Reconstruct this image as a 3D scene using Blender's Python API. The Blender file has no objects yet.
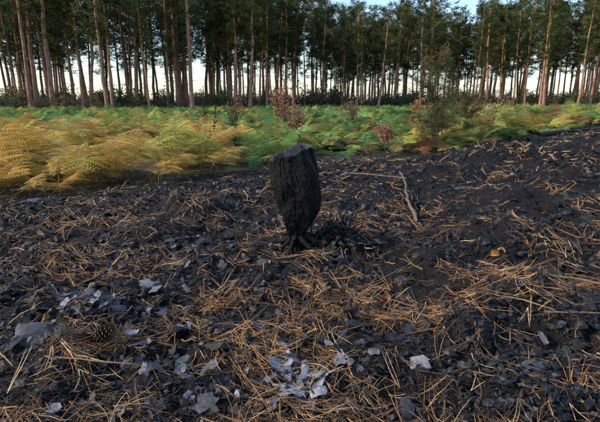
import bpy, math, numpy as np
from mathutils import Vector
np.seterr(over='ignore')
rng=np.random.default_rng(7)
scene=bpy.context.scene
COL=scene.collection
# ---------------------------------------------------------------- noise
def _h(ix,iy,s):
    n=(ix.astype(np.int64)*374761393+iy.astype(np.int64)*668265263+s*974634777)&0xffffffff
    n=((n^(n>>13))*1274126177)&0xffffffff
    n=(n^(n>>16))&0xffffffff
    n=(n*2246822519)&0xffffffff
    n=n^(n>>15)
    return (n&0xffffff)/float(0xffffff)
def vn(x,y,s=0):
    ix=np.floor(x);iy=np.floor(y);fx=x-ix;fy=y-iy
    fx=fx*fx*(3-2*fx);fy=fy*fy*(3-2*fy)
    a=_h(ix,iy,s);b=_h(ix+1,iy,s);c=_h(ix,iy+1,s);d=_h(ix+1,iy+1,s)
    return (a*(1-fx)+b*fx)*(1-fy)+(c*(1-fx)+d*fx)*fy
def fbm(x,y,s=0,o=4):
    r=0;a=.5;t=0
    for i in range(o):
        ca,sa=math.cos(i*1.1+.5),math.sin(i*1.1+.5)
        r=r+a*vn((x*ca-y*sa)*2**i+i*17.3,(x*sa+y*ca)*2**i-i*9.1,s+i);t+=a;a*=.5
    return r/t
def worley(x,y,s=0):
    ix=np.floor(x);iy=np.floor(y)
    f1=np.full(x.shape,9.);f2=np.full(x.shape,9.)
    for dx in(-1,0,1):
        for dy in(-1,0,1):
            cx=ix+dx;cy=iy+dy
            d=np.hypot(cx+_h(cx,cy,s)-x,cy+_h(cx,cy,s+5)-y)
            nf1=np.minimum(f1,d);f2=np.minimum(f2,np.maximum(f1,d));f1=nf1
    return f1,f2
# ---------------------------------------------------------------- terrain
BX=[-60,-12,-6,-2.5,-1.6,-1,0,1.65,3.3,7,12,60]
BY=[0,2.0,3.2,3.75,4.0,4.6,5.7,6.6,7.8,10.6,13.0,20]
def burn(x,y):
    yb=np.interp(x,BX,BY)+(fbm(x*1.3,y*1.3,33,3)-.5)*1.1
    return np.clip((yb-y)/.9+.5,0,1)
MOUNDS=[(-.82,3.3,.28,.13),(-.85,2.62,.26,.10),(-1.2,2.1,.25,.06),(.19,2.52,.2,.07),(1.6,3.3,.35,.12),(2.4,4.2,.5,.15),(1.5,5.0,.5,.12),
        (3.4,5.6,.7,.18),(.9,1.75,.3,.08),(.55,1.45,.2,.06),(-.2,1.35,.2,.03),(2.6,6.3,.6,.17),(4.8,7.0,.8,.22),(1.15,2.5,.3,.1),(.15,1.6,.16,.05)]
def H(x,y):
    x=np.asarray(x,float);y=np.asarray(y,float)
    b=burn(x,y)
    near=np.exp(-np.maximum(np.hypot(x,y)-9,0)/8)
    z=(fbm(x*.6,y*.6,1,3)-.5)*.12*near
    f1,f2=worley(x*5+fbm(x*4,y*4,8,2),y*5+fbm(x*4,y*4,9,2),3)
    patch=np.clip((fbm(x*1.7,y*1.7,5,2)-.35)*3,0,1)
    z=z+b*near*((fbm(x*4,y*4,2,4)-.5)*.11+np.clip(.6-f1,0,1)*.07*patch
        +(np.abs(fbm(x*15,y*15,6,5)-.5))*.10)
    for mx,my,r,h in MOUNDS:
        z=z+h*np.exp(-((x-mx)**2+(y-my)**2)/(r*r*.6))*(.6+.8*vn(x*9,y*9,50))
    z=z+.28*np.clip((x-1.5)/6,0,1)*np.clip((y-3)/5,0,1)*np.exp(-np.maximum(y-12,0)/15)
    w=np.exp(-((x+.02)**2+(y-2.38)**2)/.016)
    z=z*(1-w)-.015*w
    return z
# ---------------------------------------------------------------- mesh helper
def mesh(name,V,Fs,col=None,smooth=False,mats=(),mi=None):
    me=bpy.data.meshes.new(name)
    V=np.asarray(V,np.float32)
    if not isinstance(Fs,list):Fs=[Fs]
    loops=np.concatenate([f.reshape(-1) for f in Fs]).astype(np.int32)
    tot=np.concatenate([np.full(len(f),f.shape[1]) for f in Fs])
    st=np.concatenate([[0],np.cumsum(tot)[:-1]]).astype(np.int32)
    me.vertices.add(len(V));me.vertices.foreach_set('co',V.reshape(-1))
    me.loops.add(len(loops));me.loops.foreach_set('vertex_index',loops)
    me.polygons.add(len(tot));me.polygons.foreach_set('loop_start',st)
    if mi is not None: me.polygons.foreach_set('material_index',np.asarray(mi,np.int32))
    me.polygons.foreach_set('use_smooth',np.full(len(tot),smooth))
    me.update(calc_edges=True)
    if col is not None:
        a=me.color_attributes.new('Col','FLOAT_COLOR','POINT')
        c=np.ones((len(V),4),np.float32);c[:,:3]=col
        a.data.foreach_set('color',c.reshape(-1))
    for m in mats: me.materials.append(m)
    return me
def obj(name,me,parent=None,loc=(0,0,0),rot=(0,0,0),sc=(1,1,1)):
    o=bpy.data.objects.new(name,me);COL.objects.link(o)
    o.location=loc;o.rotation_euler=rot;o.scale=sc
    if parent:o.parent=parent
    return o
def tubes(P,R,k=3,cap=False):
    n,s,_=P.shape
    T=np.gradient(P,axis=1);T/=np.linalg.norm(T,axis=2,keepdims=True)+1e-9
    ref=np.where(np.abs(T[...,2:3])>.8,np.array([1.,0,0]),np.array([0,0,1.]))
    A=np.cross(T,ref);A/=np.linalg.norm(A,axis=2,keepdims=True)+1e-9
    B=np.cross(T,A)
    th=np.arange(k)*2*math.pi/k
    V=P[:,:,None,:]+R[:,:,None,None]*(A[:,:,None,:]*np.cos(th)[:,None]+B[:,:,None,:]*np.sin(th)[:,None])
    i=np.arange(n)[:,None,None]*s*k;j=np.arange(s-1)[None,:,None]*k;q=np.arange(k)[None,None,:];q2=(q+1)%k
    F=np.stack([i+j+q,i+j+q2,i+j+k+q2,i+j+k+q],-1).reshape(-1,4)
    return V.reshape(-1,3),F
class Acc:
    def __init__(s):s.V=[];s.F4=[];s.F3=[];s.C=[];s.n=0;s.m4=[];s.m3=[]
    def add(s,V,F,c,m=0):
        V=np.asarray(V,float).reshape(-1,3);F=np.asarray(F)+s.n
        s.V.append(V);c=np.asarray(c,float)
        s.C.append(np.broadcast_to(c,(len(V),3)) if c.ndim==1 else c)
        if F.shape[1]==4:s.F4.append(F);s.m4.append(np.full(len(F),m))
        else:s.F3.append(F);s.m3.append(np.full(len(F),m))
        s.n+=len(V)
    def mesh(s,name,mats,smooth=False):
        Fs=[];mi=[]
        if s.F4:Fs.append(np.concatenate(s.F4));mi.append(np.concatenate(s.m4))
        if s.F3:Fs.append(np.concatenate(s.F3));mi.append(np.concatenate(s.m3))
        return mesh(name,np.concatenate(s.V),Fs,np.concatenate(s.C),smooth,mats,np.concatenate(mi))
# ---------------------------------------------------------------- materials
def mat(name):
    m=bpy.data.materials.new(name);m.use_nodes=True
    nt=m.node_tree;b=nt.nodes['Principled BSDF']
    return m,nt,b
def noise(nt,scale,detail=4,vec=None,rough=.55):
    n=nt.nodes.new('ShaderNodeTexNoise');n.inputs['Scale'].default_value=scale;n.inputs['Detail'].default_value=detail
    n.inputs['Roughness'].default_value=rough
    if vec:nt.links.new(vec,n.inputs['Vector'])
    return n
def ramp(nt,src,stops):
    r=nt.nodes.new('ShaderNodeValToRGB');e=r.color_ramp.elements
    e[0].position=stops[0][0];e[0].color=(*stops[0][1],1)
    e[1].position=stops[-1][0];e[1].color=(*stops[-1][1],1)
    for p,c in stops[1:-1]:
        q=e.new(p);q.color=(*c,1)
    nt.links.new(src,r.inputs[0]);return r
def mix(nt,fac,a,b,bt='MIX'):
    m=nt.nodes.new('ShaderNodeMix');m.data_type='RGBA';m.blend_type=bt
    for s,v in((0,fac),(6,a),(7,b)):
        if isinstance(v,(int,float)):m.inputs[s].default_value=v
        elif isinstance(v,tuple):m.inputs[s].default_value=(*v,1)
        else:nt.links.new(v,m.inputs[s])
    return m.outputs[2]
def bump(nt,b,h,st,dist):
    n=nt.nodes.new('ShaderNodeBump');n.inputs['Strength'].default_value=st;n.inputs['Distance'].default_value=dist
    nt.links.new(h,n.inputs['Height']);nt.links.new(n.outputs[0],b.inputs['Normal'])
g3=lambda v:(v,v,v)
# ground
mg,nt,b=mat('burnt_soil')
tc=nt.nodes.new('ShaderNodeTexCoord').outputs['Object']
at=nt.nodes.new('ShaderNodeAttribute');at.attribute_name='Col'
sep=nt.nodes.new('ShaderNodeSeparateColor');nt.links.new(at.outputs['Color'],sep.inputs[0])
n1=noise(nt,4,6,tc);n2=noise(nt,60,6,tc,.75);n3=noise(nt,150,4,tc,.7);n4=noise(nt,14,5,tc,.65)
char=ramp(nt,n2.outputs[0],[(.36,(.002,.002,.003)),(.52,(.007,.007,.009)),(.62,(.026,.028,.035)),(.72,(.10,.11,.13))]).outputs[0]
brn=ramp(nt,n3.outputs[0],[(.38,(.006,.005,.004)),(.52,(.032,.020,.015)),(.66,(.18,.105,.06))]).outputs[0]
f=ramp(nt,n1.outputs[0],[(.45,g3(0)),(.63,g3(.65))]).outputs[0]
c1=mix(nt,f,char,brn)
f2=ramp(nt,n4.outputs[0],[(.56,g3(0)),(.68,g3(.6))]).outputs[0]
c1=mix(nt,f2,c1,ramp(nt,n3.outputs[0],[(.42,(.005,.005,.007)),(.62,(.06,.064,.078))]).outputs[0])
fl=ramp(nt,n2.outputs[0],[(.3,(.02,.018,.010)),(.55,(.05,.055,.022)),(.75,(.12,.085,.045))]).outputs[0]
nt.links.new(mix(nt,sep.outputs[0],fl,c1),b.inputs['Base Color'])
b.inputs['Roughness'].default_value=.7
b.inputs['Specular IOR Level'].default_value=.3
ad=nt.nodes.new('ShaderNodeMath');ad.operation='ADD'
nt.links.new(n2.outputs[0],ad.inputs[0]);nt.links.new(n3.outputs[0],ad.inputs[1])
bump(nt,b,ad.outputs[0],1.0,.05)
def attr_mat(name,rough,spec=.4,scale=60,var=.5,bst=.4,bd=.004,trans=0,objcol=False):
    m,nt,b=mat(name)
    tc=nt.nodes.new('ShaderNodeTexCoord').outputs['Object']
    at=nt.nodes.new('ShaderNodeAttribute');at.attribute_name='Col'
    src=at.outputs['Color']
    if objcol:
        oi=nt.nodes.new('ShaderNodeObjectInfo');src=mix(nt,1.0,src,oi.outputs['Color'],'MULTIPLY')
    n=noise(nt,scale,5 if bst else 2,tc,.65)
    v=ramp(nt,n.outputs[0],[(.3,g3(1-var)),(.7,g3(1+var*.6))]).outputs[0]
    c=mix(nt,1.0,src,v,'MULTIPLY')
    nt.links.new(c,b.inputs['Base Color'])
    b.inputs['Roughness'].default_value=rough;b.inputs['Specular IOR Level'].default_value=spec
    if bst:bump(nt,b,n.outputs[0],bst,bd)
    if trans:
        t=nt.nodes.new('ShaderNodeBsdfTranslucent');nt.links.new(c,t.inputs[0])
        ms=nt.nodes.new('ShaderNodeMixShader');ms.inputs[0].default_value=trans
        nt.links.new(b.outputs[0],ms.inputs[1]);nt.links.new(t.outputs[0],ms.inputs[2])
        nt.links.new(ms.outputs[0],nt.nodes['Material Output'].inputs[0])
    return m
m_char=attr_mat('charcoal',.5,.45,90,.6,.9,.006)
m_needle=attr_mat('dead_pine_needle',.5,.4,30,.35,0)
m_fern=attr_mat('bracken_leaf',.75,.1,6,.4,0,0,.4,True)
m_pine=attr_mat('pine_foliage',.7,.15,1.3,.45,0,0,.4)
m_stone=attr_mat('ashy_stone',.75,.3,40,.5,.6,.004)
m_leaf=attr_mat('dry_leaf',.6,.3,40,.4,0,0,.35)
m_wood=attr_mat('weathered_wood',.8,.2,50,.6,.6,.004)
# bark
m_bark,nt,b=mat('pine_bark')
tc=nt.nodes.new('ShaderNodeTexCoord').outputs['Object']
mp=nt.nodes.new('ShaderNodeMapping');mp.inputs['Scale'].default_value=(1,1,.25);nt.links.new(tc,mp.inputs[0])
n=noise(nt,9,5,mp.outputs[0],.7)
at=nt.nodes.new('ShaderNodeAttribute');at.attribute_name='Col'
v=ramp(nt,n.outputs[0],[(.35,g3(.4)),(.65,g3(1.35))]).outputs[0]
nt.links.new(mix(nt,1.0,at.outputs['Color'],v,'MULTIPLY'),b.inputs['Base Color'])
b.inputs['Roughness'].default_value=.9;bump(nt,b,n.outputs[0],.6,.03)
# stump charcoal
m_st,nt,b=mat('charred_wood')
tc=nt.nodes.new('ShaderNodeTexCoord').outputs['Object']
mp=nt.nodes.new('ShaderNodeMapping');mp.inputs['Scale'].default_value=(1,1,.45);nt.links.new(tc,mp.inputs[0])
n=noise(nt,50,7,mp.outputs[0],.72)
nb=noise(nt,170,4,tc,.7)
at=nt.nodes.new('ShaderNodeAttribute');at.attribute_name='Col'
cc=ramp(nt,n.outputs[0],[(.38,(.0015,.0015,.002)),(.58,(.004,.004,.0045)),(.74,(.018,.0185,.022))]).outputs[0]
cc=mix(nt,1.0,cc,at.outputs['Color'],'MULTIPLY')
nt.links.new(cc,b.inputs['Base Color'])
b.inputs['Roughness'].default_value=.5;b.inputs['Specular IOR Level'].default_value=.16
ad=nt.nodes.new('ShaderNodeMath');ad.operation='MULTIPLY_ADD';ad.inputs[1].default_value=2.;nt.links.new(n.outputs[0],ad.inputs[0]);nt.links.new(nb.outputs[0],ad.inputs[2])
bump(nt,b,ad.outputs[0],.8,.005)
# ---------------------------------------------------------------- ground
def coords(a,b_,st,lo,hi):
    mid=np.arange(a,b_,st);r=[mid[-1]];s=st
    while r[-1]<hi:s*=1.13;r.append(r[-1]+s)
    l=[a];s=st
    while l[-1]>lo:s*=1.13;l.append(l[-1]-s)
    return np.concatenate([l[:0:-1],mid,r[1:]])
gx=coords(-2.6,3.2,.011,-700,700);gy=coords(.6,6.0,.011,-300,900)
X,Y=np.meshgrid(gx,gy);Z=H(X,Y)
V=np.stack([X,Y,Z],-1).reshape(-1,3)
nx=len(gx);i=np.arange(len(gy)-1)[:,None]*nx+np.arange(nx-1)[None,:]
F=np.stack([i,i+1,i+1+nx,i+nx],-1).reshape(-1,4)
bb=burn(X,Y).reshape(-1)
obj('ground',mesh('ground',V,F,np.stack([bb,bb,bb],-1),True,[mg]))
# ---------------------------------------------------------------- scatter points in burnt area
def scatter(n,dens=None,ymin=.75,ymax=9,pw=1.0,edge=False):
    out=[]
    tot=0
    while tot<n:
        m=n*2
        t=rng.random(m);y=ymin*(ymax/ymin)**(t**pw)
        x=(rng.random(m)*2-1)*.82*(y+.25)
        k=rng.random(m)<(burn(x,y)+(.25 if edge else 0))
        if dens is not None:k&=rng.random(m)<dens(x,y)
        out.append(np.stack([x,y],-1)[k]);tot+=k.sum()
    return np.concatenate(out)[:n]
# ---- needles
def ndens(x,y):
    d=fbm(x*3.4,y*4.4,171,4)
    return np.clip((d-.465)*6.5,0.07,1)*(.8+.4*vn(x*9,y*9,4))*np.where(y>2.2,.65,1)
n=9800
P0=scatter(n,ndens,ymax=9,edge=True);yaw=rng.random(n)*2*math.pi
grp=fbm(P0[:,0]*1.5,P0[:,1]*1.5,90,2)*9
yaw=np.where(rng.random(n)<.3,grp+rng.normal(0,.4,n),yaw)
A=Acc();s=5
base_c=np.array([[.50,.27,.11],[.38,.19,.075],[.66,.44,.22],[.20,.10,.05],[.07,.045,.03]])
ci=rng.choice(5,n,p=[.26,.25,.14,.19,.16])
L=rng.uniform(.045,.14,n)
lift=rng.exponential(.006,n)+.002;pitch=np.where(rng.random(n)<.18,rng.uniform(.1,.8,n),rng.normal(0,.06,n))
dist=np.hypot(P0[:,0],P0[:,1])
W=np.maximum(.00085,.00042*dist)*rng.uniform(.7,1.3,n)
for sd in(-1,1):
    spread=rng.uniform(.02,.18,n)*sd;bend=rng.normal(0,.6,n)
    P=np.zeros((n,s,3));P[:,0,:2]=P0
    for j in range(1,s):
        a=yaw+spread+bend*j/s
        P[:,j,0]=P[:,j-1,0]+np.cos(a)*L/(s-1);P[:,j,1]=P[:,j-1,1]+np.sin(a)*L/(s-1)
    g=H(P[:,:,0],P[:,:,1])
    tt=np.linspace(0,1,s)[None,:]
    line=g[:,:1]*(1-tt)+g[:,-1:]*tt
    line=line+np.maximum((g-line).max(1),0)[:,None]*.5
    P[:,:,2]=line*.6+g*.4+lift[:,None]+np.sin(pitch)[:,None]*L[:,None]*tt
    R=W[:,None]*np.array([1.2,1,1,.9,.4])[None,:]
    V,F=tubes(P,R,3)
    c=base_c[ci]*rng.uniform(.6,1.2,(n,1))
    A.add(V,F,np.repeat(c,s*3,0))
obj('pine_needle_litter',A.mesh('pine_needle_litter',[m_needle],True))
# ---- charred fibres / burnt moss stems
n=48000
P0=scatter(n,lambda x,y:np.clip((fbm(x*3,y*3,55,3)-.40)*5,.15,1),ymax=8);s=4
yaw=rng.random(n)*6.283;L=rng.uniform(.012,.05,n)*(1+.05*P0[:,1]);el=rng.uniform(-.1,1.2,n)
P=np.zeros((n,s,3));P[:,0,:2]=P0;P[:,0,2]=H(P0[:,0],P0[:,1])-.003
for j in range(1,s):
    a=yaw+rng.normal(0,.35,n)*j;e=el-j*.25
    P[:,j]=P[:,j-1]+np.stack([np.cos(a)*np.cos(e),np.sin(a)*np.cos(e),np.sin(e)],-1)*(L/(s-1))[:,None]
R=np.maximum(.0009,.0004*np.hypot(P0[:,0],P0[:,1]))[:,None]*np.array([1.2,1,.8,.4])
V,F=tubes(P,R,3)
cc=np.array([[.006,.006,.007],[.022,.017,.015],[.12,.068,.043],[.02,.021,.025]])[rng.choice(4,n,p=[.38,.22,.22,.18])]*rng.uniform(.6,1.3,(n,1))
obj('charred_moss_stems',mesh('charred_moss_stems',V,F,np.repeat(cc,s*3,0),True,[m_needle]))
# ---- charcoal chips
t=(1+5**.5)/2
ico=np.array([[-1,t,0],[1,t,0],[-1,-t,0],[1,-t,0],[0,-1,t],[0,1,t],[0,-1,-t],[0,1,-t],[t,0,-1],[t,0,1],[-t,0,-1],[-t,0,1]])/math.hypot(1,t)
icf=np.array([[0,11,5],[0,5,1],[0,1,7],[0,7,10],[0,10,11],[1,5,9],[5,11,4],[11,10,2],[10,7,6],[7,1,8],[3,9,4],[3,4,2],[3,2,6],[3,6,8],[3,8,9],[4,9,5],[2,4,11],[6,2,10],[8,6,7],[9,8,1]])
def rotm(a,b_,c):
    ca,sa,cb,sb,cc_,sc_=np.cos(a),np.sin(a),np.cos(b_),np.sin(b_),np.cos(c),np.sin(c)
    z=np.zeros_like(a);o=np.ones_like(a)
    Rz=np.stack([ca,-sa,z,sa,ca,z,z,z,o],-1).reshape(-1,3,3)
    Rx=np.stack([o,z,z,z,cb,-sb,z,sb,cb],-1).reshape(-1,3,3)
    Ry=np.stack([cc_,z,sc_,z,o,z,-sc_,z,cc_],-1).reshape(-1,3,3)
    return Rz@Rx@Ry
def chips(name,P0,size,flat,tilt,cols,pz,sink=.2,dz=0):
    n=len(P0)
    v=ico[None]*rng.uniform(.55,1.3,(n,12,1))
    sc=np.stack([size*rng.uniform(.7,1.6,n),size*rng.uniform(.5,1,n),size*flat],-1)
    v=v*sc[:,None,:]
    R=rotm(rng.random(n)*6.283,rng.normal(0,tilt,n),rng.normal(0,tilt,n))
    v=np.einsum('nij,nkj->nki',R,v)
    z=H(P0[:,0],P0[:,1])+size*flat*(1-sink)+dz
    v=v+np.stack([P0[:,0],P0[:,1],z],-1)[:,None,:]
    F=(icf[None]+np.arange(n)[:,None,None]*12).reshape(-1,3)
    c=np.array(cols)[rng.choice(len(cols),n,p=pz)]*rng.uniform(.6,1.4,(n,1))
    return obj(name,mesh(name,v.reshape(-1,3),F,np.repeat(c,12,0),False,[m_char]))
def flakes(name,P0,size,tilt,cols,pz,lift=.004,dz=None):
    """thin curled, ragged charred bark / ash flakes"""
    n=len(P0);a_,b_=5,4
    u,v=np.meshgrid(np.linspace(-1,1,a_),np.linspace(-1,1,b_),indexing='ij')
    U=np.repeat(u[None],n,0)+rng.normal(0,.16,(n,a_,b_));W_=np.repeat(v[None],n,0)+rng.normal(0,.2,(n,a_,b_))
    fac=1-.35*np.abs(U)**2*rng.random((n,1,1))
    W_=W_*fac
    cu=rng.normal(0,.45,(n,1,1));cv=rng.normal(.2,.5,(n,1,1))
    Zz=cu*U**2*.5+cv*W_**2*.4+rng.normal(0,.07,U.shape)
    asp=rng.uniform(.35,.8,n)
    v3=np.stack([U*size[:,None,None],W_*(size*asp)[:,None,None],Zz*size[:,None,None]*.6],-1).reshape(n,-1,3)
    R=rotm(rng.random(n)*6.283,rng.normal(0,tilt,n),rng.normal(0,tilt,n))
    v3=np.einsum('nij,nkj->nki',R,v3)
    z=H(P0[:,0],P0[:,1])+lift+size*.15
    if dz is not None:z=z+dz
    v3=v3+np.stack([P0[:,0],P0[:,1],z],-1)[:,None,:]
    i=np.arange(a_-1)[:,None]*b_+np.arange(b_-1)[None,:]
    f=np.stack([i,i+1,i+1+b_,i+b_],-1).reshape(-1,4)
    F=(f[None]+np.arange(n)[:,None,None]*a_*b_).reshape(-1,4)
    c=np.array(cols)[rng.choice(len(cols),n,p=pz)]*rng.uniform(.6,1.4,(n,1))
    return obj(name,mesh(name,v3.reshape(-1,3),F,np.repeat(c,a_*b_,0),True,[m_char]))
cols=[[.004,.004,.005],[.009,.009,.011],[.026,.027,.032],[.07,.073,.085],[.055,.035,.025]]
n=24000;P=scatter(n,lambda x,y:np.clip((fbm(x*2.5,y*2.5,21,3)-.34)*4,.18,1),ymax=9)
chips('charcoal_chips',P,rng.lognormal(math.log(.0042),.5,n).clip(.002,.016)*(1+.2*P[:,1]),rng.uniform(.3,.9,n),.7,cols,[.46,.26,.13,.04,.11])
n=4800;P=scatter(n,lambda x,y:np.clip((fbm(x*1.8,y*1.8,27,3)-.38)*4,.14,1)*np.where(x<.2,1,.6),ymax=8)
fc=[[.006,.006,.008],[.020,.021,.025],[.06,.064,.078],[.15,.155,.18],[.065,.042,.028]]
flakes('charred_bark_flakes',P,rng.lognormal(math.log(.0105),.45,n).clip(.004,.032)*(1+.10*P[:,1]),.45,fc,[.38,.25,.17,.08,.12])
n=900;P=scatter(n,None,ymin=1.2,ymax=9,pw=.8)
chips('charred_clods',P,rng.uniform(.012,.04,n)*(.6+.13*P[:,1]),rng.uniform(.5,.9,n),.5,[[.004,.004,.005],[.008,.008,.009],[.018,.015,.014]],[.5,.35,.15],.8)
def cluster(name,x,y,sx,sy,n,size,cols,pz,tilt=.4,h=.02):
    P=np.stack([rng.normal(x,sx,n),rng.normal(y,sy,n)],-1)
    flakes(name,P,rng.uniform(.5,1.1,n)*size,tilt,cols,pz,.006,rng.random(n)*h)
ash=[[.21,.22,.255],[.13,.14,.165],[.26,.27,.30]]
cluster('ash_flakes',-.045,1.25,.025,.04,30,.024,ash,[.4,.35,.25],.3,.03)
cluster('ash_flakes',.0,1.13,.03,.035,30,.024,ash,[.4,.35,.25],.3,.03)
mid=[[.095,.10,.12],[.035,.038,.046],[.16,.168,.195]]
cluster('ash_flakes',-.76,1.62,.13,.07,34,.030,mid,[.45,.3,.25],.45,.045)
cluster('ash_flakes',-.60,1.72,.12,.07,20,.028,mid,[.45,.3,.25],.5,.04)
cluster('ash_flakes',-.95,1.75,.09,.06,14,.03,mid,[.4,.4,.2],.5,.03)
cluster('ash_flakes',-.5,1.35,.14,.08,16,.022,mid,[.4,.35,.25],.5,.03)
cluster('ash_flakes',-.3,1.15,.12,.06,10,.018,mid,[.4,.35,.25],.5,.03)
cluster('ash_flakes',.12,1.28,.1,.05,8,.02,mid,[.4,.4,.2],.5,.02)
cluster('ash_flakes',.45,2.6,.2,.15,14,.03,mid,[.4,.4,.2],.4,.02)
# ---------------------------------------------------------------- rocks/slabs
def ico3():
    import bmesh
    bm=bmesh.new();bmesh.ops.create_icosphere(bm,subdivisions=4,radius=1)
    V=np.array([v.co[:] for v in bm.verts]);F=np.array([[v.index for v in f.verts] for f in bm.faces]);bm.free();return V,F
IV,IF=ico3()
def slab(name,x,y,size,rz,col,seed,m,tilt=(0,0),dz=0,rough=.3):
    V=IV.copy()
    th=np.arctan2(V[:,1],V[:,0])
    d=fbm(V[:,0]*1.3+seed,V[:,1]*1.3+V[:,2]*.9,seed,4)-.5
    ang=1+.35*(vn(np.cos(th)*1.6+seed,np.sin(th)*1.6,seed+3)-.5)*2
    V=np.sign(V)*np.abs(V)**.8
    V[:,:2]*=(ang+rough*d)[:,None]
    V[:,2]+=d*rough*1.5+ (fbm(V[:,0]*5,V[:,1]*5,seed+4,3)-.5)*rough
    V*=np.array(size)*.5
    R=rotm(np.array([rz]),np.array([tilt[0]]),np.array([tilt[1]]))[0]
    V=V@R.T
    return obj(name,mesh(name,V,IF,np.array(col),True,[m]),loc=(x,y,float(H(x,y))+dz))
slab('flat_stone',-.86,1.36,(.13,.09,.045),.1,(.065,.07,.085),3,m_stone,(.15,.1),.008,.5)
slab('wood_chip',.15,1.23,(.04,.022,.008),.9,(.40,.28,.18),14,m_wood,(.9,.2),.03,.9)
slab('mossy_stone',1.13,1.98,(.15,.09,.06),.2,(.018,.022,.013),15,m_stone,(0,.1),.02,.5)
slab('flat_stone',.68,1.22,(.08,.045,.025),.1,(.065,.07,.08),17,m_stone,(.2,0),.012,.5)
slab('flat_stone',-.24,1.06,(.05,.035,.02),.1,(.09,.08,.08),18,m_stone,(.2,0),.012,.5)
slab('flat_stone',-2.05,3.5,(.10,.06,.035),.1,(.06,.07,.09),19,m_stone,(.2,0),.02,.6)
slab('flat_stone',1.45,4.1,(.10,.07,.03),.1,(.07,.075,.09),20,m_stone,(.2,0),.02,.6)
def leaf(name,x,y,L,col,rz):
    n=9;t=np.linspace(0,1,n);w=np.sin(t*math.pi)**.8*.32*L
    V=[];
    for i in range(n):
        V+= [[t[i]*L,-w[i],.012+.01*math.sin(t[i]*4)],[t[i]*L,0,.006+.01*math.sin(t[i]*4)],[t[i]*L,w[i],.016+.01*math.sin(t[i]*4)]]
    F=[]
    for i in range(n-1):
        for j in(0,1):F.append([i*3+j,i*3+j+1,i*3+j+4,i*3+j+3])
    obj(name,mesh(name,np.array(V),np.array(F),np.array(col),True,[m_leaf]),loc=(x,y,float(H(x,y))+.02),rot=(.6,-.2,rz))
leaf('dead_leaf',.93,2.16,.06,(.6,.24,.06),.3);leaf('dead_leaf',1.02,2.2,.045,(.55,.26,.08),2)
leaf('dead_leaf',-.35,1.45,.05,(.3,.18,.08),1);leaf('dead_leaf',.5,2.7,.05,(.35,.16,.06),1.7);leaf('dead_leaf',-1.1,2.9,.05,(.35,.2,.1),.7)
# sticks
def stick(name,pts,r,col,m,k=7,lift=.6,sub=10):
    pts=np.array(pts,float);tt=np.linspace(0,len(pts)-1,sub)
    P=np.stack([np.interp(tt,np.arange(len(pts)),pts[:,i]) for i in range(2)],-1)
    P+=rng.normal(0,r*.3,P.shape)
    g=H(P[:,0],P[:,1]);ln=np.linspace(g[0],g[-1],sub);ln=ln+max(0,(g-ln).max())*.5
    z=ln*.8+g*.2+r*lift
    if pts.shape[1]>2:z=z+np.interp(tt,np.arange(len(pts)),pts[:,2])
    P=np.column_stack([P,z])[None]
    R=(r*np.linspace(1,.5,sub)*rng.uniform(.85,1.2,sub))[None];R[0,-1]*=.3;R[0,0]*=.7
    V,F=tubes(P,R,k)
    return obj(name,mesh(name,V,F,np.array(col),True,[m]))
stick('fallen_branch',[(.78,2.95,.0),(.83,3.5,.02),(.97,4.2,.02),(1.02,4.7,.04)],.014,(.15,.11,.085),m_wood,7,.6,22)
stick('twig',[(1.0,4.3,.05),(.5,4.55,.06),(.3,4.5,0)],.008,(.18,.13,.10),m_wood)
stick('twig',[(.98,1.9,.0),(1.25,1.82,.03),(1.5,1.7,.0)],.006,(.22,.15,.09),m_wood)
stick('twig',[(.62,1.72,.0),(.5,1.6,.02)],.003,(.35,.25,.14),m_wood)
stick('twig',[(1.05,1.45,0),(.8,1.6,.02),(.7,1.62,0)],.003,(.3,.2,.11),m_wood)
stick('twig',[(-.75,1.22,.01),(-.5,1.18,.04),(-.35,1.22,0)],.0025,(.26,.17,.09),m_wood)
stick('twig',[(-1.0,1.35,.01),(-.8,1.15,.04)],.003,(.26,.17,.09),m_wood)
stick('fallen_log',[(4.4,8.6,.02),(5.2,9.0,.02),(6.0,9.1,.02)],.045,(.05,.045,.045),m_wood,10)
for q in range(60):
    p=scatter(1,None,ymax=7)[0];a=rng.random()*6.28;l=rng.uniform(.08,.35)*(.6+.2*p[1])
    c=np.array([(.02,.018,.018),(.09,.06,.045),(.2,.14,.09)][rng.integers(3)])
    stick('twig' ,[(p[0],p[1],0),(p[0]+math.cos(a)*l*.5+rng.normal(0,.02),p[1]+math.sin(a)*l*.5+rng.normal(0,.02),.01),(p[0]+math.cos(a)*l,p[1]+math.sin(a)*l,rng.uniform(0,.05))],rng.uniform(.002,.005),c,m_wood,5)
def cone(name,x,y,rz):
    A=Acc();n=80
    for i in range(n):
        t=i/n;a=i*2.39996;r=.020*math.sin(math.pi*min(1,.15+t*.83))**.7;z=t*.05
        d=np.array([math.cos(a),math.sin(a),0]);u=np.array([-math.sin(a),math.cos(a),0]);up=np.array([0,0,1.])
        c=d*r*.3+up*z;L=.75*r+.007
        tip=c+d*L*1.15+up*.010;w=u*.0055
        V=[c-w*.6,c+w*.6,tip+w,tip-w,tip+up*.003+d*.002]
        A.add(V,[[0,1,2,3]],np.array((.10,.06,.04)));A.add(V,[[3,2,4]],np.array((.30,.21,.13)))
    V=IV*np.array([.008,.008,.026])+np.array([0,0,.026]);A.add(V,IF,np.array((.04,.03,.02)))
    obj(name,A.mesh(name,[m_wood]),loc=(x,y,float(H(x,y))+.022),rot=(1.3,.3,rz),sc=(1,1,1.25))
cone('pine_cone',-.66,1.36,1.2)
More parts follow.
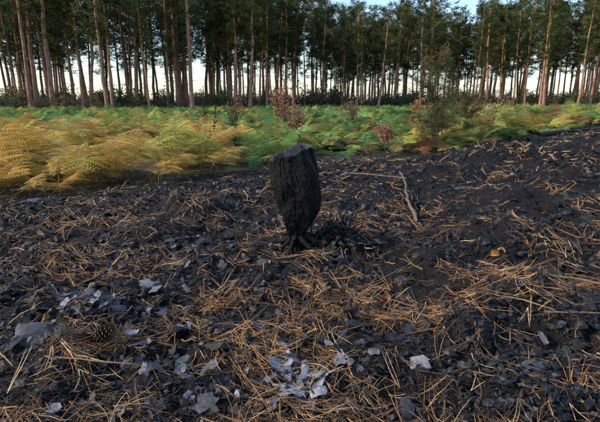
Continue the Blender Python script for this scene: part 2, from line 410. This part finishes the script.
# ---------------------------------------------------------------- stump
nz,na=160,280
zt=np.array([-.03,.03,.075,.10,.135,.175,.252,.334,.42,.468,.53,.6]);
lx=np.array([-.080,-.055,-.048,-.052,-.068,-.086,-.114,-.135,-.150,-.156,-.160,-.160])
rx=np.array([.045,.026,.012,.016,.034,.064,.100,.106,.097,.084,.062,.056])
A=Acc();S=np.linspace(0,1,nz);th=np.linspace(0,2*math.pi,na,endpoint=False)
SS,TH=np.meshgrid(S,th,indexing='ij')
zz=SS*.56
l=np.interp(zz,zt,lx);r_=np.interp(zz,zt,rx);cx=(l+r_)/2;a=(r_-l)/2
cs,sn=np.cos(TH),np.sin(TH)
e=3.0
rad=(np.abs(cs)**e+np.abs(sn)**e)**(-1/e)
pn=lambda f,fz,s,o=3:fbm(cs*f+zz*fz*.3+9,sn*f+zz*fz,s,o)
low=np.clip((.28-zz)/.2,0,1)
f1,f2=worley(cs*4.6+sn*.7+.9*pn(4,14,15)+zz*2,zz*26+sn*1.5+1.0*pn(5,20,16),7)
g=np.clip((f2-f1)/.16,0,1)
d=.012*(pn(4,12,41,4)-.5)+.04*(pn(1.6,7,43,2)-.5)+.007*(pn(11,45,1,3)-.5)+low*.06*(pn(3,18,51,4)-.5)-.0022*(1-g)**1.5*(.3+pn(2,5,77,2))
crk=np.abs(fbm(cs*4+2,sn*4+zz*1.6,91,3)-.5);d=d-.009*np.clip(1-crk/.018,0,1)
fl=np.clip((.06-zz)/.06,0,1);d=d+fl*.04*vn(cs*2+5,sn*2,61)
d*=np.clip(a/.09,.55,1)
px=cx+(a*rad+d)*cs;py=(a*.72*rad+d)*sn
ztf=lambda x,y:.560+.42*np.minimum(x,.0)+.16*y+.036*(fbm(x*22,y*22,3,4)-.5)
ztop=ztf(px,py)
pz=SS*ztop-.04*(1-SS)
V=np.stack([px,py,pz],-1).reshape(-1,3)
i=np.arange(nz-1)[:,None]*na;j=np.arange(na)[None,:];j2=(j+1)%na
F=np.stack([i+j,i+j2,i+na+j2,i+na+j],-1).reshape(-1,4)
A.add(V,F,np.array((1.,1,1)))
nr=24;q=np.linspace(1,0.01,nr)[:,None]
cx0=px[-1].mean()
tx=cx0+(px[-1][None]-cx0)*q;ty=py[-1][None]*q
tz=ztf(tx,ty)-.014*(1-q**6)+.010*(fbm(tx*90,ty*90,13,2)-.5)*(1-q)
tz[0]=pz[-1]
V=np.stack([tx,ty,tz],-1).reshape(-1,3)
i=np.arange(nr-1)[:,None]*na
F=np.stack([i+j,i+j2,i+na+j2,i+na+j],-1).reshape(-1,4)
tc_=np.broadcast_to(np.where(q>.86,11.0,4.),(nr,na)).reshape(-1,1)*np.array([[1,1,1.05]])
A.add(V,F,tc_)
stx,sty=-.0,2.42
for (ang,L,r0) in [(-.2,.30,.020),(.3,.34,.018),(-.7,.18,.018),(2.6,.18,.018),(3.6,.14,.02),(1.0,.28,.02),(-1.9,.13,.016)]:
    s=14;t_=np.linspace(0,1,s);aa=ang+.5*np.sin(t_*3+ang)*.4
    x=-.018+np.cumsum(np.cos(aa))*L/s;y=np.cumsum(np.sin(aa))*L/s
    gz=H(x+stx,y+sty)
    z=.09*(1-t_)**2+gz*(t_>0)*t_+.008
    V,F=tubes(np.stack([x,y,z],-1)[None],(r0*(1-.7*t_)*rng.uniform(.7,1.3,s))[None],8);A.add(V,F,np.array((1.,1,1)))
obj('burnt_tree_stump',A.mesh('burnt_tree_stump',[m_st],True),loc=(0,2.42,0))
n=420;P=np.stack([rng.normal(.17,.10,n),rng.normal(2.48,.08,n)],-1)
hh=.04*np.exp(-((P[:,0]-.17)**2+(P[:,1]-2.48)**2)/.012)*rng.random(n)
chips('charred_stump_debris',P,rng.lognormal(math.log(.009),.5,n).clip(.004,.03),rng.uniform(.4,.9,n),.9,cols,[.7,.25,.02,.0,.03],.3,hh)
for q in range(30):
    x=rng.uniform(.03,.3);y=rng.uniform(2.38,2.6);a=rng.random()*6.28
    stick('charred_twig',[(x,y,.0),(x+math.cos(a)*.04,y+math.sin(a)*.04,.04),(x+math.cos(a)*.08,y+math.sin(a)*.07,rng.uniform(.03,.13))],.006,(.006,.006,.006),m_wood,5,.3,6)
# ---------------------------------------------------------------- bracken
def frond(L,seed,fine=True,A=None,base=(0,0,0),yaw=0,e0=1.35,bendk=1.3):
    r=np.random.default_rng(seed)
    A=A or Acc();s=18;t=np.linspace(0,1,s)
    el=e0-bendk*t**.9;
    D=np.stack([np.cos(el)*math.cos(yaw),np.cos(el)*math.sin(yaw),np.sin(el)],-1)
    P=np.array(base)+np.concatenate([[[0,0,0]],np.cumsum(D[:-1]*L/(s-1),0)])
    V,F=tubes(P[None],(np.linspace(.0035,.001,s)*(1 if fine else 1.6))[None],3);A.add(V,F,np.array((.75,.6,.45)))
    side=np.array([-math.sin(yaw),math.cos(yaw),0])
    npn=13 if fine else 14
    for i in range(npn):
        u=i/npn;tt=.34+.64*u
        p=np.array([np.interp(tt,t,P[:,k]) for k in range(3)])
        d=np.array([np.interp(tt,t,D[:,k]) for k in range(3)]);d/=np.linalg.norm(d)
        pl=L*.38*(1-u)**.85+.02
        for sg in(-1,1):
            v=side*sg*math.sin(1.15)+d*math.cos(1.15)+np.array([0,0,r.normal(.0,.10)]);v/=np.linalg.norm(v)
            L2=pl*r.uniform(.85,1.1)
            c=np.array((1,1,1))*r.uniform(.65,1.15)
            w=np.cross(v,np.cross(d,side));w/=np.linalg.norm(w)+1e-9
            if fine:
                m=int(max(4,L2/.021));q=(np.arange(m)+.5)/m
                droop=np.stack([0*q,0*q,-.22*L2*q**2],-1)
                C=p+v*L2*q[:,None]+droop
                pw=(L2*.20*(1-q)**.7+.006)
                for s2 in(-1,1):
                    dr=w*s2*.93+v*.35
                    tip=C+dr*pw[:,None]+np.array([0,0,-1.])*pw[:,None]*r.uniform(0,.3,(m,1))
                    hw=v*(L2/m*.36)
                    mid_=C+dr*pw[:,None]*.5
                    Vq=np.stack([C-hw*.9,mid_-hw*1.1,tip,mid_+hw*1.1],1)
                    F=np.arange(m*4).reshape(-1,4);A.add(Vq,F,c)
            else:
                q=np.array([0,.3,.65,1.])
                C=p+v*L2*q[:,None]+np.stack([0*q,0*q,-.25*L2*q**2],-1)
                ww=w*(L2*.09);
                Vq=np.array([C[0],C[1]-ww,C[1]+ww,C[2]-ww*.8,C[2]+ww*.8,C[3]])
                A.add(Vq,[[0,1,2],[3,5,4]],c);A.F4.append(np.array([[1,3,4,2]])+A.n-6);A.m4.append(np.zeros(1,int))
    return A
FV=[frond(.85*rng.uniform(.8,1.1),i,True,e0=rng.uniform(1.0,1.45),bendk=rng.uniform(1.0,1.8)).mesh('bracken_frond',[m_fern]) for i in range(10)]
CV=[]
for k in range(6):
    A=Acc()
    for q in range(9):
        frond(rng.uniform(.5,.9),100+k*20+q,False,A,(rng.normal(0,.22),rng.normal(0,.22),0),rng.random()*6.28,rng.uniform(1.0,1.45),rng.uniform(.9,1.6))
    CV.append(A.mesh('bracken_clump',[m_fern]))
fern=obj('bracken_ferns',None)
YEL=[(.74,.50,.14),(.78,.57,.19),(.62,.38,.10),(.70,.55,.14)];GRN=[(.17,.34,.11),(.21,.38,.12),(.13,.29,.10),(.27,.41,.11)];YG=[(.40,.45,.11),(.46,.47,.12)];RED=[(.32,.14,.08),(.26,.13,.08)];BRN=[(.36,.22,.11),(.42,.27,.14)]
def pick(l,f=1):
    c=np.array(l[rng.integers(len(l))])*rng.uniform(.7,1.15)*f;return (*c,1)
def put(x,y,sc,c):
    o=obj('frond',FV[rng.integers(10)],fern,(x,y,float(H(x,y))-.02),(rng.normal(0,.13),rng.normal(0,.13),rng.random()*6.283),(sc,)*3);o.color=c
cnt=0
while cnt<1200:
    y=3.4+rng.random()**1.3*11;x=rng.uniform(-.8,.85)*y
    bz=float(burn(np.array(x),np.array(y)))
    if bz>.45:continue
    yb=np.interp(x,BX,BY)
    dens=vn(np.array(x*.9),np.array(y*.9),77)
    left=x< -.18*y and y<10
    if left and rng.random()<.15:continue
    if not left and dens<.25:continue
    sc=rng.uniform(.6,1.05)*(1.08 if left else .72)
    if y-yb<.6: sc*=rng.uniform(.4,.85)
    rr=rng.random()
    if left: c=(pick(YEL) if rr<.85 else pick(BRN) if rr<.93 else pick(YG)) if y<8.2 else (pick(YEL) if rr<.45 else pick(YG) if rr<.7 else pick(GRN))
    elif x>.35*y: c=pick(YG) if rr<.45 else pick(GRN) if rr<.6 else pick(YEL,.85)
    elif .08*y<x<.3*y: c=pick(GRN) if rr<.45 else pick(YG) if rr<.7 else pick(RED) if rr<.85 else pick(BRN)
    else: c=pick(GRN) if rr<.40 else pick(YG) if rr<.8 else pick(YEL) if rr<.9 else pick(BRN)
    if y-yb<.5 and not left and rng.random()<.5:c=pick(BRN) if rng.random()<.6 else pick(RED)
    put(x,y,sc,c);cnt+=1
cnt=0
while cnt<230:       # bracken fringe along the right bank
    x=rng.uniform(1.9,9.5);yb=float(np.interp(x,BX,BY));y=yb+rng.uniform(-.1,2.4)
    if float(burn(np.array(x),np.array(y)))>.55:continue
    if vn(np.array(x*1.3),np.array(y*1.3),71)<.35:continue
    rr=rng.random();c=pick(YG) if rr<.38 else pick(YEL,.85) if rr<.64 else pick(GRN) if rr<.85 else pick(BRN)
    put(x,y,rng.uniform(.5,.95),c);cnt+=1
for q in range(2700):
    y=7.5+37.5*rng.random()**1.15;x=rng.uniform(-.85,.85)*y
    if burn(np.array(x),np.array(y))>.2:continue
    pn_=float(fbm(np.array(x*.25),np.array(y*.25),88,2))
    if pn_<.33 and rng.random()<.7:continue
    sc=rng.uniform(.55,.95)*(.8 if y<14 else 1.05)
    o=obj('clump',CV[rng.integers(6)],fern,(x,y,float(H(x,y))-.03),(0,0,rng.random()*6.283),(sc,sc,sc*rng.uniform(.7,1)))
    rr=rng.random();yl=float(vn(np.array(x*.35),np.array(y*.35),99))
    right=x>.25*y
    o.color=pick(YEL,.8) if (rr<(.18 if right else .04) or (yl>.75 and rr<.35)) else pick(YG) if rr<(.42 if right else .22) else pick(BRN) if rr<(.52 if right else .26) else pick(GRN)
# ---------------------------------------------------------------- pines
def pine(name,Ht,cb,r0,seed,cr=1.9,nl=46,tuft=(.30,.055),fol=(.072,.105,.036),dead=.10,nt_=8,blades=12,bark=(.33,.18,.115),spire=False):
    r=np.random.default_rng(seed);A=Acc()
    s=16;t=np.linspace(0,1,s)
    P=np.stack([np.cumsum(r.normal(0,.024*Ht/12,s)),np.cumsum(r.normal(0,.024*Ht/12,s)),t*Ht],-1);P[0,:2]=0
    R=r0*(1-t*.82)*(1+.35*np.exp(-t*30))
    V,F=tubes(P[None],R[None],9)
    bc=np.array(bark)[None]+np.array((.20,.07,.0))*np.clip((t[:,None]-.2)*1.4,0,.7)
    A.add(V,F,np.repeat(bc,9,0),0)
    def at(h):return np.array([np.interp(h,P[:,2],P[:,k]) for k in range(2)]+[h])
    for i in range(int(nl*.6)):
        h=r.uniform(min(.15,cb*.5),cb+.05)*Ht;a=r.random()*6.28;L=r.uniform(.3,1.3)*cr/1.9
        q=np.linspace(0,1,4)[:,None]
        B=at(h)+q*np.array([math.cos(a),math.sin(a),r.uniform(-.3,.25)])*L+np.array([0,0,-.15])*q**2*L
        V,F=tubes(B[None],(np.linspace(.014,.004,4)*r0/.14)[None],3);A.add(V,F,np.array((.09,.07,.06)),0)
    tv=[];tcx=[];skew=r.random()*6.28
    for i in range(nl):
        u=(i+r.random())/nl;h=(cb+(1-cb)*u**.9*.985)*Ht
        prof=(min(1,(u+.18)/.35))*(1-u**2.2)**.8+.12 if spire else (.25+.75*math.sin(math.pi*min(1,.10+.82*u))**.7)
        a=i*2.4+r.normal(0,.6)
        L=cr*prof*r.uniform(.4,1.2)*(1+.3*math.cos(a-skew));up=.15+.7*u+r.normal(0,.15)
        q=np.linspace(0,1,6)[:,None]
        d=np.array([math.cos(a),math.sin(a),up]);
        B=at(h)+q*d*L*.85+np.array([0,0,.25])*q**2*L*(r.random()-.3)
        if not spire:B[:,2]=np.minimum(B[:,2],Ht*(1+.02*r.random()))
        V,F=tubes(B[None],(np.linspace(.03,.008,6)*r0/.14)[None],4);A.add(V,F,np.array((.13,.075,.05)),0)
        m=max(2,int(nt_*L/cr))
        cshade=r.uniform(.5,1.4)
        for k in range(m):
            v=.45+.55*(k+r.random())/m
            c=np.array([np.interp(v,q[:,0],B[:,z]) for z in range(3)])+r.normal(0,.16*cr/1.9*L**.5,3)*np.array([1,1,.7])
            tv.append(c);tcx.append(cshade*r.uniform(.7,1.3))
    tv=np.array(tv);tcx=np.array(tcx);m=len(tv)
    d=r.normal(0,1,(m,blades,3));d[...,2]=np.abs(d[...,2])*.8-.15;d/=np.linalg.norm(d,axis=2,keepdims=True)
    w=np.cross(d,r.normal(0,1,(m,blades,3)));w/=np.linalg.norm(w,axis=2,keepdims=True)
    ln=tuft[0]*r.uniform(.6,1.2,(m,blades,1));c=tv[:,None,:]+r.normal(0,tuft[0]*.35,(m,blades,3))
    V=np.stack([c-w*tuft[1]*.5,c+w*tuft[1]*.5,c+d*ln+w*tuft[1]*.25,c+d*ln-w*tuft[1]*.25],2)
    F=np.arange(m*blades*4).reshape(-1,4)
    colr=np.array(fol)[None]*tcx[:,None]
    dd=r.random(m)<dead;colr[dd]=np.array((.17,.11,.05))*tcx[dd][:,None]
    yy=r.random(m)<.3;colr[yy]*=np.array((1.6,1.35,1.0))
    A.add(V.reshape(-1,3),F,np.repeat(colr,blades*4,0),1)
    return A.mesh(name,[m_bark,m_pine],False)
PV=[pine('pine_tree',10.6+.25*k,.30+.05*(k%4),.10+.015*(k%4),k,cr=1.4+.2*(k%3),nl=38+3*(k%3)) for k in range(8)]
TV=[pine('tall_pine_tree',16+k,.28+.03*k,.16,40+k,cr=2.1,nl=54,nt_=9) for k in range(4)]
forest=obj('pine_forest',None)
def front(x):
    return float(np.interp(x,[-60,-30,-15,-2,10,30,60],[28,30,36,44,48,44,40]))
sp=2.8
for ix in range(-31,32):
    for iy in range(0,11):
        x=ix*sp+rng.normal(0,1.5);y=front(x)+iy*sp*1.2+rng.normal(0,2.0)
        if rng.random()<.13:continue
        if abs(x)>.8*y+3:continue
        tall=(x/y<-.18 and rng.random()<.6)
        me=TV[rng.integers(4)] if tall else PV[rng.integers(8)]
        sc=rng.uniform(.82,1.06)
        if not tall:
            rel=x/y
            sc*=.95*float(np.interp(rel,[-.7,-.2,.0,.06,.13,.2,.27,.33,.4,.5,.66,.8],[1.15,1.15,1.08,.96,.84,.90,1.0,.89,.95,1.0,1.02,1.05]))*(1+.010*(y-46))
        o=obj('pine_tree',me,None if iy==0 else forest,(x,y,float(H(x,y))-.05),(rng.normal(0,.03),rng.normal(0,.03),rng.random()*6.28),(sc*rng.uniform(.8,1.4),)*2+(sc,))
def shrub(name,loc,h,w,leafc,nleaf,stemc,seed,ls=.03,nst=9,m=None,parent=None):
    r=np.random.default_rng(seed);A=Acc()
    B=[];
    for i in range(nst):
        a=r.random()*6.28;e=r.uniform(.1,1);s=7;q=np.linspace(0,1,s)[:,None]
        end=np.array([math.cos(a)*w*.5*e,math.sin(a)*w*.5*e,h*r.uniform(.55,1)])
        P=q*end+np.array([0,0,.15*h])*np.sin(q*3.14)*r.random()+r.normal(0,.012*h,(s,3))*q
        B.append(P);V,F=tubes(P[None],(np.linspace(.012,.003,s)*h)[None],4);A.add(V,F,np.array(stemc),0)
        for k in range(5):
            v=r.uniform(.35,.95);c=P[int(v*(s-1))];d=r.normal(0,1,3);d[2]=abs(d[2]);d/=np.linalg.norm(d)
            Q=c+np.linspace(0,1,4)[:,None]*d*h*r.uniform(.1,.25);B.append(Q)
            V,F=tubes(Q[None],(np.linspace(.005,.002,4)*h)[None],3);A.add(V,F,np.array(stemc),0)
    if nleaf:
        c=np.array([B[i][min(len(B[i])-1,2+r.integers(5))] for i in r.integers(0,len(B),nleaf)])+r.normal(0,.05*h,(nleaf,3))
        d=r.normal(0,1,(nleaf,3));d/=np.linalg.norm(d,axis=1,keepdims=True);u=np.cross(d,r.normal(0,1,(nleaf,3)));u/=np.linalg.norm(u,axis=1,keepdims=True)
        V=np.stack([c,c+d*ls*.5+u*ls*.3,c+d*ls,c+d*ls*.5-u*ls*.3],1).reshape(-1,3)
        cc=np.array(leafc)*r.uniform(.5,1.3,(nleaf,1));A.add(V,np.arange(nleaf*4).reshape(-1,4),np.repeat(cc,4,0),1)
    me=A.mesh(name,[m_wood,m_leaf]);
    return obj(name,me,parent,loc) if loc is not None else me
UV=[shrub('undergrowth_shrub',None,1.8,2.6,c,460,(.11,.08,.06),k+200,.16,12) for k,c in enumerate([(.12,.12,.055),(.19,.13,.08),(.09,.14,.055),(.22,.15,.08)])]
und=obj('forest_undergrowth',None)
for q in range(560):
    x=rng.uniform(-48,52);y=front(x)+rng.uniform(-1,34);sc=rng.uniform(.4,1.25)
    obj('shrub',UV[rng.integers(4)],und,(x,y,float(H(x,y))-.1),(0,0,rng.random()*6.28),(sc,sc,sc*rng.uniform(.6,1.1)))
# ---------------------------------------------------------------- saplings and shrubs
hz=lambda x,y:float(H(x,y))-.02
ps=pine('pine_sapling',1.3,.10,.016,77,cr=.42,nl=42,tuft=(.08,.007),fol=(.08,.12,.05),dead=.4,nt_=7,blades=24,bark=(.10,.07,.055),spire=True)
obj('pine_sapling',ps,None,(2.3,7.6,hz(2.3,7.6)),(0,0,0),(1.1,1.1,1.15))
obj('pine_sapling',ps,None,(2.75,8.1,hz(2.75,8.1)),(0,0,2),(.75,.75,.7))
obj('pine_sapling',ps,None,(2.1,7.2,hz(2.1,7.2)),(0,0,1),(.6,.6,.5))
shrub('orange_leaved_sapling',(4.85,19.5,0),.95,.6,(.48,.22,.09),170,(.08,.05,.04),301,.10,6)
shrub('brown_leaved_shrub',(-.45,12.5,0),1.35,1.0,(.32,.16,.09),480,(.17,.11,.08),302,.08)
shrub('brown_leaved_shrub',(-.1,9.5,0),.75,.8,(.32,.15,.09),320,(.10,.07,.055),303,.05)
shrub('brown_leaved_shrub',(3.9,11.5,.1),1.2,1.5,(.26,.17,.09),520,(.10,.07,.055),304,.06)
shrub('brown_leaved_shrub',(1.35,7.3,.0),.5,.6,(.34,.16,.10),360,(.07,.05,.045),305,.04)
shrub('brown_leaved_shrub',(2.6,9.5,.0),.9,1.0,(.28,.16,.10),420,(.07,.05,.045),315,.05)
shrub('brown_leaved_shrub',(5.6,13.0,.0),.9,1.2,(.32,.19,.09),380,(.07,.05,.045),316,.06)
shrub('brown_leaved_shrub',(3.4,8.6,.15),.5,.7,(.28,.17,.09),300,(.07,.05,.045),317,.04)
shrub('brown_leaved_shrub',(-1.9,14,.0),1.1,1.0,(.22,.12,.08),300,(.06,.04,.04),311,.06)
shrub('brown_leaved_shrub',(1.6,14.5,.0),1.0,1.0,(.26,.16,.09),300,(.06,.04,.04),318,.06)
shrub('burnt_sapling',(-1.25,6.6,0),.85,.35,(.1,.05,.03),0,(.012,.011,.011),306,.03,5)
shrub('burnt_sapling',(-1.0,7.2,0),.75,.4,(.1,.05,.03),0,(.015,.013,.013),307,.03,4)
shrub('burnt_sapling',(-1.75,8.8,0),1.1,.5,(.1,.05,.03),0,(.015,.013,.013),308,.03,4)
shrub('burnt_sapling',(2.0,6.9,0.05),.7,.4,(.1,.05,.03),30,(.02,.016,.015),309,.03,5)
# ---------------------------------------------------------------- camera, light
cam=bpy.data.cameras.new('camera');co=bpy.data.objects.new('camera',cam);COL.objects.link(co)
cam.lens=36*462/600;cam.sensor_width=36;cam.clip_start=.05;cam.clip_end=2500
co.location=(0,0,.8);co.rotation_euler=(math.radians(90-13.5),0,0);scene.camera=co
EL=math.radians(30);ROT=math.radians(-102)
w=bpy.data.worlds.new('World');scene.world=w;w.use_nodes=True
nt=w.node_tree;bg=nt.nodes['Background'];sk=nt.nodes.new('ShaderNodeTexSky');sk.sky_type='NISHITA'
sk.sun_disc=False;sk.sun_elevation=EL;sk.sun_rotation=ROT;sk.air_density=1.0;sk.dust_density=1.0;sk.ozone_density=2.5
nt.links.new(sk.outputs[0],bg.inputs[0]);bg.inputs[1].default_value=.30
sl=bpy.data.lights.new('sun','SUN');sl.energy=5.0;sl.angle=math.radians(1.5);sl.color=(1,.87,.70)
so=bpy.data.objects.new('sun',sl);COL.objects.link(so)
dv=Vector((math.sin(ROT)*math.cos(EL),math.cos(ROT)*math.cos(EL),math.sin(EL)))
so.rotation_euler=dv.to_track_quat('Z','Y').to_euler()
scene.view_settings.view_transform='Standard';scene.view_settings.look='None';scene.view_settings.exposure=0
